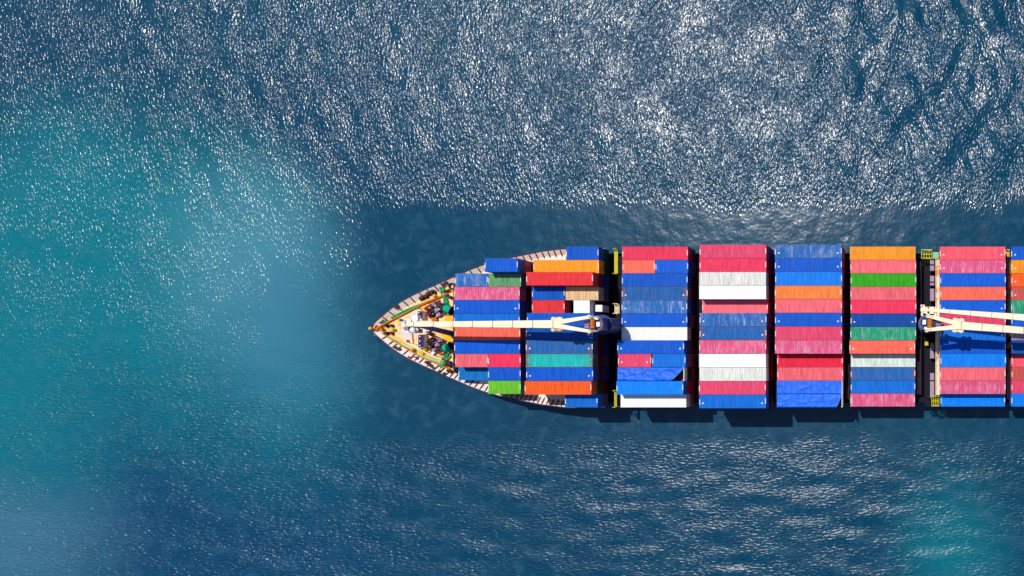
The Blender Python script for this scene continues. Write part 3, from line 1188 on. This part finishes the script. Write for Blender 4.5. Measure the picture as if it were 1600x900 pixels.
# post that carries the tip of the first jib, with its platform
cr = MB()
tipp = P(640, 506.6, 24.4)
bx_ = Vector((tipp.x + .6, tipp.y, Z_FORE))
cr.cyl(bx_ + Vector((-.2, -1.25, 0)), bx_ + Vector((.1, -.15, 10.8)), .55, .36, 12)
cr.beam(bx_ + Vector((0, 0, 10.8)) + Vector((0, -1.5, 0)), bx_ + Vector((0, 0, 10.8)) + Vector((0, 1.5, 0)), .4, .35)
rest = part('jib_rest', cr, M_POST, org=bx_, label='grey post on the foredeck carrying the tip of the front jib')
pl = MB()
pc = bx_ + Vector((-1.0, -.2, 11.2))
pl.box(pc, (2.6, 2.4, .08))
pl.box(pc + Vector((.2, -1.0, -.3)), (1.2, .9, .06))
for sx, sy in ((-1.25, -1.15), (-1.25, 1.15), (1.25, -1.15), (1.25, 1.15), (0, -1.15), (0, 1.15), (-1.25, 0)):
    pl.cyl(pc + Vector((sx, sy, 0)), pc + Vector((sx, sy, 1.05)), .04, n=5)
for z in (.55, 1.05):
    pl.tube([pc + Vector((1.25, -1.15, z)), pc + Vector((-1.25, -1.15, z)), pc + Vector((-1.25, 1.15, z)), pc + Vector((1.25, 1.15, z))], .04, 5)
part('platform', pl, M_WHITE, rest)
lm = MB()
for dx, dy, s in ((-.8, .6, .4), (-.9, -.5, .32), (.3, .75, .36), (.2, -.8, .3), (-.3, 0, .5)):
    lm.box(pc + Vector((dx, dy, .3)), (s, s * .8, .5), rz=dx)
    lm.cyl(pc + Vector((dx, dy, .55)), pc + Vector((dx + .1, dy, .85)), s * .5, s * .3, 8)
part('floodlight', lm, M_WHITE, rest)
dk = MB()
for dx, dy in ((-.6, .1), (.1, .35), (-.1, -.55)):
    dk.box(pc + Vector((dx, dy, .2)), (.22, .3, .3))
part('junction_box', dk, M_NAVY, rest)

# ------------------------------------------------------------------ foredeck fittings
ZF = Z_FORE


def D(px, py, dz=0.0):
    return P(px, py, ZF + dz)


def bar(name, pts, w, h, mat, dz=0.0):
    mb = MB()
    for a, b_ in zip(pts, pts[1:]):
        mb.beam(D(*a, dz + h / 2), D(*b_, dz + h / 2), w, h)
    c = D(*pts[0])
    return part(name, mb, mat, org=c)


def poly_plate(name, pts, h, mat, label=None):
    vs = [D(x, y, .006) for x, y in pts] + [D(x, y, h) for x, y in pts]
    k = len(pts)
    fs = [tuple(range(k))[::-1], tuple(range(k, 2 * k))] + [(i, (i + 1) % k, k + (i + 1) % k, k + i) for i in range(k)]
    return part(name, MB().add(vs, fs), mat, org=D(*pts[0]), label=label)


# low breakwater ridges and pipes that run along both sides
bar('breakwater', [(596, 509), (655, 478), (700, 459)], .18, .45, M_ORG)
bar('breakwater', [(598, 521), (655, 556), (704, 577)], .16, .4, M_ORG)
bar('deck_pipe', [(652, 476.5), (690, 461), (706, 454)], .14, .2, M_YEL, .1)
bar('deck_pipe', [(655, 481), (668, 494), (706, 492)], .12, .16, M_ORG, .1)
bar('deck_pipe', [(612, 524), (650, 547), (690, 567), (706, 572)], .14, .16, M_YEL, .05)
bar('deck_pipe', [(650, 538), (660, 546), (680, 556), (700, 560)], .16, .2, M_ORG, .05)
poly_plate('deck_plate', [(694, 496), (707, 490.5), (707.3, 502), (696, 502.5)], .03, M_YEL, 'small yellow deck plate beside the upper winch')
poly_plate('deck_plate', [(685, 516), (707, 519.5), (707.4, 538), (694, 531)], .03, M_YEL, 'large yellow deck plate beside the lower winch')
poly_plate('deck_plate', [(622, 497), (625.5, 497), (625.5, 510), (622, 510)], .03, M_YEL, 'narrow yellow strip ahead of the platform')
poly_plate('deck_plate', [(655, 461), (664, 459), (668, 463), (658, 468)], .04, M_YEL, 'yellow pad by the upper bulwark')
poly_plate('deck_plate', [(697, 452), (705, 449), (706, 458), (698, 459)], .04, M_YEL, 'yellow pad by the upper fairlead')
poly_plate('deck_plate', [(655, 560.5), (664, 564), (661, 569), (654, 565)], .04, M_YEL, 'yellow pad by the lower bulwark')
poly_plate('deck_plate', [(696, 572), (705, 568), (707, 576), (698, 580)], .04, M_YEL, 'yellow pad by the lower fairlead')
poly_plate('deck_plate', [(592, 511), (603, 506), (604, 521), (594, 518)], .03, M_YEL, 'yellow plate in the bow tip')
poly_plate('deck_plate', [(603, 500), (609, 497), (611, 501), (604, 504)], .03, M_YEL, 'yellow plate at the foot of the upper green rope')
poly_plate('deck_hatch', [(625, 519), (643, 519), (645, 537), (633, 533)], .4, M_PINKW, 'pinkish white hatch on the lower half of the foredeck')
poly_plate('deck_hatch', [(684, 472), (696, 466), (698, 480), (690, 482)], .12, M_PINKW, 'pale plate by the upper green rope')
poly_plate('deck_hatch', [(645, 488), (656, 486), (656, 496), (640, 497)], .2, M_PINKW, 'pale hatch above the platform')


def locker(px, py, w, l, h, label):
    c = D(px, py)
    o = part('equipment_house', MB().box(c + Vector((0, 0, h / 2)), (w, l, h)), M_WHITE, org=c, label=label)
    t = MB().box(c + Vector((.1, 0, h + .05)), (w * .86, l * .94, .1))
    part('roof', t, M_NAVY, o)
    v = MB()
    k = max(2, int(l / .7))
    for i in range(k):
        v.cyl(c + Vector((.05, -l / 2 + (i + .5) * l / k, h + .1)), c + Vector((.05, -l / 2 + (i + .5) * l / k, h + .35)), .12, n=8)
    part('vent', v, M_WHITE, o)


locker(662, 492, 1.0, 1.35, 1.3, 'small white deck house with dark roof above the jib')
locker(663.5, 533, 1.15, 2.6, 1.3, 'long white deck house with dark roof below the jib')


def windlass(px, py, flip, label):
    c = D(px, py)
    s = flip

    def at(x, y, z=0.0):
        return c + Vector((x, s * y, z))
    b_ = MB()
    b_.box(at(0, 0, .12), (2.6, 3.0, .22), rz=s * .45)
    o = part('windlass', b_, M_DARK, org=c, label=label)
    ax = Vector((math.cos(-.75), s * math.sin(-.75) * -1, 0)).normalized()
    dr = MB()
    for k in (-1.3, -.55):
        q = at(0, 0, .85) + ax * k
        dr.cyl(q, q + ax * .5, .55, n=14)
        for e_ in (0, .5):
            dr.cyl(q + ax * (e_ - .04), q + ax * (e_ + .04), .78, n=14)
    part('chain_wheel', dr, M_DARK, o)
    gr = MB()
    gr.box(at(.35, -.15, .75), (.8, .7, 1.0), rz=s * .7)
    gr.cyl(at(-.6, .9, .6), at(-.1, 1.2, .6), .3, n=10)
    gr.box(at(.7, -.9, .5), (.5, .6, .7), rz=s * .3)
    part('motor', gr, M_LAV, o)
    sp_ = MB()
    for k, (x, y, z) in enumerate(((-.9, .3, .9), (.2, .7, 1.0), (.9, .1, .9), (-.3, -.9, .9), (.4, -1.2, .7))):
        sp_.box(at(x, y, z), (.28, .22, .5), rz=k)
        sp_.cyl(at(x, y, z + .2), at(x + .15, y + .1, z + .55), .06, n=6)
    part('valve', sp_, M_WHITE if s > 0 else M_LAV, o)
    rd = MB()
    rd.tube([at(-1.4, .8, .3), at(-1.2, 1.4, .35), at(-.4, 1.6, .4), at(.2, 1.3, .4)], .09, 6)
    rd.tube([at(-1.1, -.9, .3), at(-.6, -1.3, .35), at(.2, -1.5, .3)], .09, 6)
    part('hydraulic_pipe', rd, M_RED if s > 0 else M_ORG, o)
    return o


windlass(684, 484, 1, 'dark anchor windlass above the jib with red pipes')
windlass(684, 539, -1, 'dark anchor windlass below the jib with brown pipes')


def rope_drum(px, py, rot, label):
    c = D(px, py, .95)
    a = Vector((math.cos(rot), math.sin(rot), 0))
    st_ = MB()
    for e_ in (-.75, .75):
        st_.beam(c + a * e_ * 1.15 - Vector((0, 0, .95)), c + a * e_ * 1.15 + Vector((0, 0, .2)), .3, .25)
        st_.cyl(c + a * (e_ * 1.0 - .05), c + a * (e_ * 1.0 + .05), .92, n=16)
    o = part('mooring_winch', st_, M_NAVY, org=D(px, py), label=label)
    d_ = MB()
    prof = np.linspace(-.7, .7, 15)
    for i, t in enumerate(prof[:-1]):
        d_.cyl(c + a * t, c + a * (t + .1), .74 + (.03 if i % 2 else 0), n=14)
    part('rope_coil', d_, M_TURQ, o)


rope_drum(700, 483, R(-24), 'mooring winch wound with turquoise rope above the jib')
rope_drum(699.5, 543, R(24), 'mooring winch wound with turquoise rope below the jib')


def bollard(px, py, px2, py2, mat=M_DARK):
    a, b_ = D(px, py), D(px2, py2)
    o = MB()
    o.beam(a + (a - b_) * .25 + Vector((0, 0, .06)), b_ + (b_ - a) * .25 + Vector((0, 0, .06)), .55, .1)
    for q in (a, b_):
        o.cyl(q, q + Vector((0, 0, .65)), .24, .22, 10)
        o.cyl(q + Vector((0, 0, .65)), q + Vector((0, 0, .74)), .3, .3, 10)
    part('bollard', o, mat, org=(a + b_) / 2)


for q in ((605.5, 509, 614, 509), (605.5, 520.5, 614, 520.5), (662, 465.5, 668, 463), (671, 459, 677, 456.5), (695, 445, 699, 442.5),
          (701, 463, 705.5, 465), (669, 566, 673, 569.5), (677, 572, 681, 575.5), (700, 565, 705, 566.5), (621, 543, 627, 546), (622, 481, 624.5, 478),
          (703, 579, 706, 580.5)):
    bollard(*q)
for (px, py, sgn) in ((676, 457.5, 1), (671, 573, -1), (594, 500, 1), (594, 529, -1), (706, 447, 1), (649, 562, -1)):
    c = D(px, py, .3)
    ring = MB()
    ring.tube([c + Vector((math.cos(t) * .55, math.sin(t) * .5, 0)) for t in np.linspace(0, 2 * math.pi, 15)], .16, 6)
    part('fairlead', ring, M_DARK if px > 600 else M_NAVY, org=c)
c = D(643.5, 559.5)
fb = MB().box(c + Vector((0, 0, .35)), (.75, .55, .7), rz=-.5).box(c + Vector((0, 0, .72)), (.82, .62, .06), rz=-.5)
part('fire_box', fb, M_RED, org=c)
def small(name, px, py, kind, mat, s=.5, rz=0.0):
    c_ = D(px, py)
    mb = MB()
    if kind == 'vent':
        mb.cyl(c_, c_ + Vector((0, 0, .7)), s * .35, n=8)
        mb.cyl(c_ + Vector((0, 0, .6)), c_ + Vector((0, 0, .95)), s * .75, s * .4, 10)
    elif kind == 'box':
        mb.box(c_ + Vector((0, 0, .3)), (s * 1.5, s, .6), rz)
        mb.box(c_ + Vector((0, 0, .63)), (s * 1.6, s * 1.1, .06), rz)
        mb.cyl(c_ + Vector((0, 0, .6)), c_ + Vector((0, 0, .85)), s * .18, n=6)
    elif kind == 'reel':
        a_ = Vector((math.cos(rz), math.sin(rz), 0))
        for e_ in (-.5, .5):
            mb.cyl(c_ + Vector((0, 0, s)) + a_ * s * (e_ - .06), c_ + Vector((0, 0, s)) + a_ * s * (e_ + .06), s * .95, n=12)
        mb.cyl(c_ + Vector((0, 0, s)) - a_ * s * .5, c_ + Vector((0, 0, s)) + a_ * s * .5, s * .6, n=12)
    elif kind == 'roller':
        mb.box(c_ + Vector((0, 0, .15)), (s * 2.4, s * 1.1, .3), rz)
        for e_ in (-.75, 0, .75):
            q_ = c_ + Vector((math.cos(rz), math.sin(rz), 0)) * e_ * s
            mb.cyl(q_ + Vector((0, 0, .3)), q_ + Vector((0, 0, .8)), s * .3, n=8)
    return part(name, mb, mat, org=c_)


for (px, py, k_, m_2, s_, r_2) in ((663.5, 464.5, 'roller', M_DARK, .75, .45), (668.5, 482, 'box', M_RED, .5, .8), (676, 494, 'reel', M_RED, .5, .4),
                                  (692.5, 475.5, 'roller', M_DARK, .4, 0), (688.5, 491.5, 'box', M_WHITE, .5, .6), (681, 499, 'box', M_ORG, .6, .2),
                                  (675, 521.5, 'reel', M_DARK, .55, 1.2), (667, 545.5, 'box', M_YG, .4, .3), (692, 553, 'roller', M_ORG, .4, .1),
                                  (679.5, 551.5, 'box', M_WHITE, .45, .7), (690.5, 532, 'box', M_LAV, .5, .2), (668, 517, 'vent', M_WHITE, .7, 0),
                                  (672, 515, 'box', M_WHITE, .5, .3), (657, 516, 'vent', M_NAVY, .6, 0), (649, 547, 'vent', M_ORG, .5, 0), (617, 515, 'vent', M_YEL, .5, 0),
                                  (634, 500, 'vent', M_WHITE, .6, 0), (700, 455, 'roller', M_DARK, .5, .3), (702, 571, 'roller', M_DARK, .55, -.3), (697, 585, 'vent', M_DARK, .6, 0),
                                  (690, 581, 'vent', M_DARK, .55, 0), (682, 463, 'vent', M_YEL, .5, 0), (640, 533, 'vent', M_ORG, .4, 0), (661, 552, 'box', M_YEL, .5, -.5)):
    small({'vent': 'ventilator', 'box': 'valve_box', 'reel': 'wire_reel', 'roller': 'roller_fairlead'}[k_], px, py, k_, m_2, s_, r_2)
# chain stoppers and lamp in the bow tip
cs = MB()
for (px, py, s) in ((587, 509.5, .7), (590, 513, .8), (594, 511, .6), (587, 516.5, .6), (597, 514.5, .55)):
    cs.box(D(px, py, .3), (s, s * .7, .6), rz=px)
    cs.cyl(D(px, py, .55), D(px + 1.5, py, .7), .18, n=8)
part('chain_stopper', cs, M_ORG, org=D(590, 513))
lp = MB()
c = P(580.6, 513.4, ZR + .3)
lp.cyl(c - Vector((-.3, 0, .6)), c, .12, n=8)
for k in range(4):
    t0, t1 = -math.pi / 2 + k * math.pi / 4, -math.pi / 2 + (k + 1) * math.pi / 4
    lp.cyl(c + Vector((0, 0, .34 + .34 * math.sin(t0))), c + Vector((0, 0, .34 + .34 * math.sin(t1))), .02 + .32 * math.cos(t0), .02 + .32 * math.cos(t1), 10)
part('bow_lamp', lp, M_YEL, org=c)


# ropes lying on the deck: things of their own
def rope(pts, r, mat, label, strands=3, gap=.26, sag=.12):
    mb = MB()
    P3 = [D(x, y, .18) for x, y in pts]
    fine = []
    for i in range(len(P3) - 1):
        for k in range(6):
            fine.append(P3[i].lerp(P3[i + 1], k / 6))
    fine.append(P3[-1])
    org = fine[0].copy()
    org.z = ZF
    for s in range(strands):
        off = (s - (strands - 1) / 2) * gap
        path = []
        for i, q in enumerate(fine):
            a = fine[min(i + 1, len(fine) - 1)] - fine[max(i - 1, 0)]
            nrm = Vector((-a.y, a.x, 0)).normalized()
            path.append(q + nrm * (off + sag * math.sin(i * .55 + s * 2.1)) + Vector((0, 0, .02 * s)) - org)
        mb.tube(path, r, 6)
    o = link('mooring_rope', mb.mesh('mooring_rope'), mat, None, org)
    tag(o, label, 'rope', 'mooring ropes on the foredeck')


rope([(612, 498), (630, 489), (645, 481.5), (655.5, 478.5)], .15, M_GRN, 'straight green mooring rope along the upper side of the foredeck', 3, .24, .04)
rope([(604, 527), (640, 544), (668, 558), (692, 567)], .1, M_PGRN, 'pale green mooring rope along the lower side of the foredeck', 3, .3, .05)
rope([(686, 448), (691, 453), (694, 462), (696, 470), (699, 478)], .15, M_GRN, 'green rope from the upper turquoise winch to the rail', 3, .26, .12)
rope([(701, 553), (696, 560), (692, 570), (684, 577)], .13, M_GRN, 'green rope from the lower turquoise winch to the rail', 4, .3, .14)
rope([(588, 501), (594, 504), (600, 503), (602, 500)], .12, M_TURQ, 'short turquoise rope curled at the upper bow tip', 2, .25, .1)
rope([(585, 523), (592, 521), (597, 519), (600, 523)], .12, M_PGRN, 'short pale green rope curled at the lower bow tip', 2, .25, .1)

# ------------------------------------------------------------------ lashing bridges and gear between the bays
def bridge(x, w, z, mat, yspan=13.6):
    mb = MB()
    mb.box((x, YC, z), (w, 2 * yspan, .18))
    o = part('lashing_bridge', mb, mat, org=(x, YC, Z_MAIN))
    ps = MB()
    for i in range(13):
        y = YC - yspan + .15 + i * (2 * yspan - .3) / 12
        ps.beam((x, y, Z_MAIN), (x, y, z - .1), .22, .3)
        if i < 12:
            yn = y + (2 * yspan - .3) / 12
            ps.beam((x, y, Z_MAIN + .2), (x, yn, z - .3), .08, .08)
    part('post', ps, mat, o)
    rl = MB()
    for s in (1, -1):
        rl.tube([(x + s * w / 2 * .9, YC - yspan, z + 1.0), (x + s * w / 2 * .9, YC + yspan, z + 1.0)], .035, 5)
        for i in range(19):
            y = YC - yspan + i * 2 * yspan / 18
            rl.cyl((x + s * w / 2 * .9, y, z), (x + s * w / 2 * .9, y, z + 1.0), .03, n=5)
    part('hand_rail', rl, M_BDARK if mat is M_BDARK else M_BRIDGE, o)
    return o


for a, b_ in ((1, 2), (3, 4), (4, 5), (5, 6), (7, 8)):
    x0, x1 = BAY_X[a][1], BAY_X[b_][0]
    if x1 - x0 > .5:
        bridge((x0 + x1) / 2, min(.7, x1 - x0 - .35), 13.6, M_BDARK, 13.6 if a > 1 else 11.2)
gx = P(1464.9, 0, 15.6).x
bridge(gx, .76, 15.5, M_BRIDGE, 12.7)
bridge(P(1436.5, 0, 12.8).x, .9, 12.8, M_BDARK, 12.7)
g2 = BAY_X[3][0] - .75
bridge(g2, .6, 14.2, M_BDARK, 13.2)

# grey lockers, boxes and yellow end platforms beside the second crane
def gear(name, px0, py0, px1, py1, z0, z1, mat, label=None):
    a, b_ = P(px0, py0, z1), P(px1, py1, z1)
    c = (a + b_) / 2
    mb = MB().box((c.x, c.y, (z0 + z1) / 2), (abs(b_.x - a.x), abs(b_.y - a.y), z1 - z0))
    mb.box((c.x, c.y, z1 + .03), (abs(b_.x - a.x) * .8, abs(b_.y - a.y) * .86, .06))
    return part(name, mb, mat, org=(c.x, c.y, z0), label=label)


for y0, y1 in ((406, 413), (415, 423), (431, 440), (442, 446), (451, 470), (536, 547), (548, 560), (583, 594), (596, 622)):
    gear('deck_locker', 1453.3, y0, 1459.8, y1, Z_MAIN, 13.4, M_LAV)
gear('deck_locker', 1457.6, 394, 1467, 404.5, Z_MAIN, 14.4, M_PGREEN, 'pale green box at the upper end of the second crane gap')
gear('reel', 1445, 534, 1450.5, 540, Z_MAIN, 12.6, M_YG)


def end_platform(px0, py0, px1, py1, z, mat, label):
    a, b_ = P(px0, py0, z), P(px1, py1, z)
    x0, x1 = min(a.x, b_.x), max(a.x, b_.x)
    y0, y1 = min(a.y, b_.y), max(a.y, b_.y)
    mb = MB()
    for i in range(5):
        x = x0 + (x1 - x0) * i / 4
        mb.beam((x, y0, z), (x, y1, z), .12, .12)
    for y in (y0, (y0 + y1) / 2, y1):
        mb.beam((x0, y, z + .06), (x1, y, z + .06), .14, .14)
    for x in (x0, x1):
        for y in (y0, y1):
            mb.beam((x, y, Z_MAIN), (x, y, z + 1.0), .12, .12)
    for y in (y0, y1):
        mb.beam((x0, y, z + 1.0), (x1, y, z + 1.0), .08, .08)
        mb.beam((x0, y, z), (x0 + (x1 - x0) * .6, y, z + 1.0), .1, .1)
    return part('gangway_platform', mb, mat, org=((x0 + x1) / 2, (y0 + y1) / 2, Z_MAIN), label=label)


end_platform(1440, 391, 1456, 404, 13.2, M_YG, 'yellow platform at the upper end of the second crane gap')
end_platform(1446, 621, 1454, 634, 13.0, M_BDARK, 'dark platform at the lower end of the second crane gap')
end_platform(1456, 619, 1467, 634, 14.0, M_YG, 'yellow green platform at the lower end of the second crane gap')
end_platform(1572.5, 391, 1577.5, 401, 13.6, M_YEL, 'yellow platform between the seventh and eighth bays')
end_platform(960.5, 390, 965, 428, 14.6, M_YG, 'tall yellow platform before the third bay at the upper side')
end_platform(960.5, 610, 963.5, 636, 14.2, M_YG, 'tall yellow platform before the third bay at the lower side')
end_platform(961, 475, 967.5, 490, 15.2, M_BRIDGE, 'cream frame before the third bay beside the first crane')
gear('deck_locker', 929.5, 476.5, 941, 487, Z_MAIN, 15.4, M_WHITE, 'small white locker behind the very short white container')


# cream frame on the second crane that takes the tip of the aft jib, and loose fittings round the foremost platform
fr_ = MB()
for p_, q_ in (((1441.5, 477.5), (1440.5, 494)), ((1450.5, 480), (1450.5, 494)), ((1461, 480), (1461, 494)), ((1441.5, 488), (1461, 489)),
               ((1441.5, 481), (1461, 481)), ((1450, 484.5), (1461, 484.5)), ((1438.5, 477.5), (1445, 478))):
    fr_.beam(P(*p_, 25.3), P(*q_, 25.3), .34, .3)
for q_ in ((1441, 492), (1461, 492)):
    fr_.beam(P(*q_, 25.2), Vector((P(*q_, 25.2).x * .4 + .6, P(1441, 500, 22.6).y, 22.8)), .25, .25)
part('jib_cradle', fr_, M_CREAM, org=P(1450, 486, 25.3))
for px, py, z_, r_, m_3 in ((632, 509, 24.2, .5, M_WHITE), (650, 498, 24.0, .8, M_WHITE), (655, 503, 23.6, .5, M_WHITE), (637, 514, 23.8, .45, M_LAV), (646, 515, 24.0, .55, M_WHITE),
                           (628, 500, 24.0, .35, M_NAVY), (657, 496, 23.6, .4, M_LAV), (653, 515, 23.4, .4, M_WHITE)):
    c_ = P(px, py, z_)
    mb = MB().cyl(c_, c_ + Vector((0, 0, .35)), r_ * .55, r_ * .75, 10).cyl(c_ + Vector((0, 0, .35)), c_ + Vector((0, 0, .5)), r_ * .75, r_ * .3, 10)
    mb.beam(c_, Vector((pc.x, pc.y, 23.3)), .12, .12)
    part('lamp_head', mb, m_3, rest)
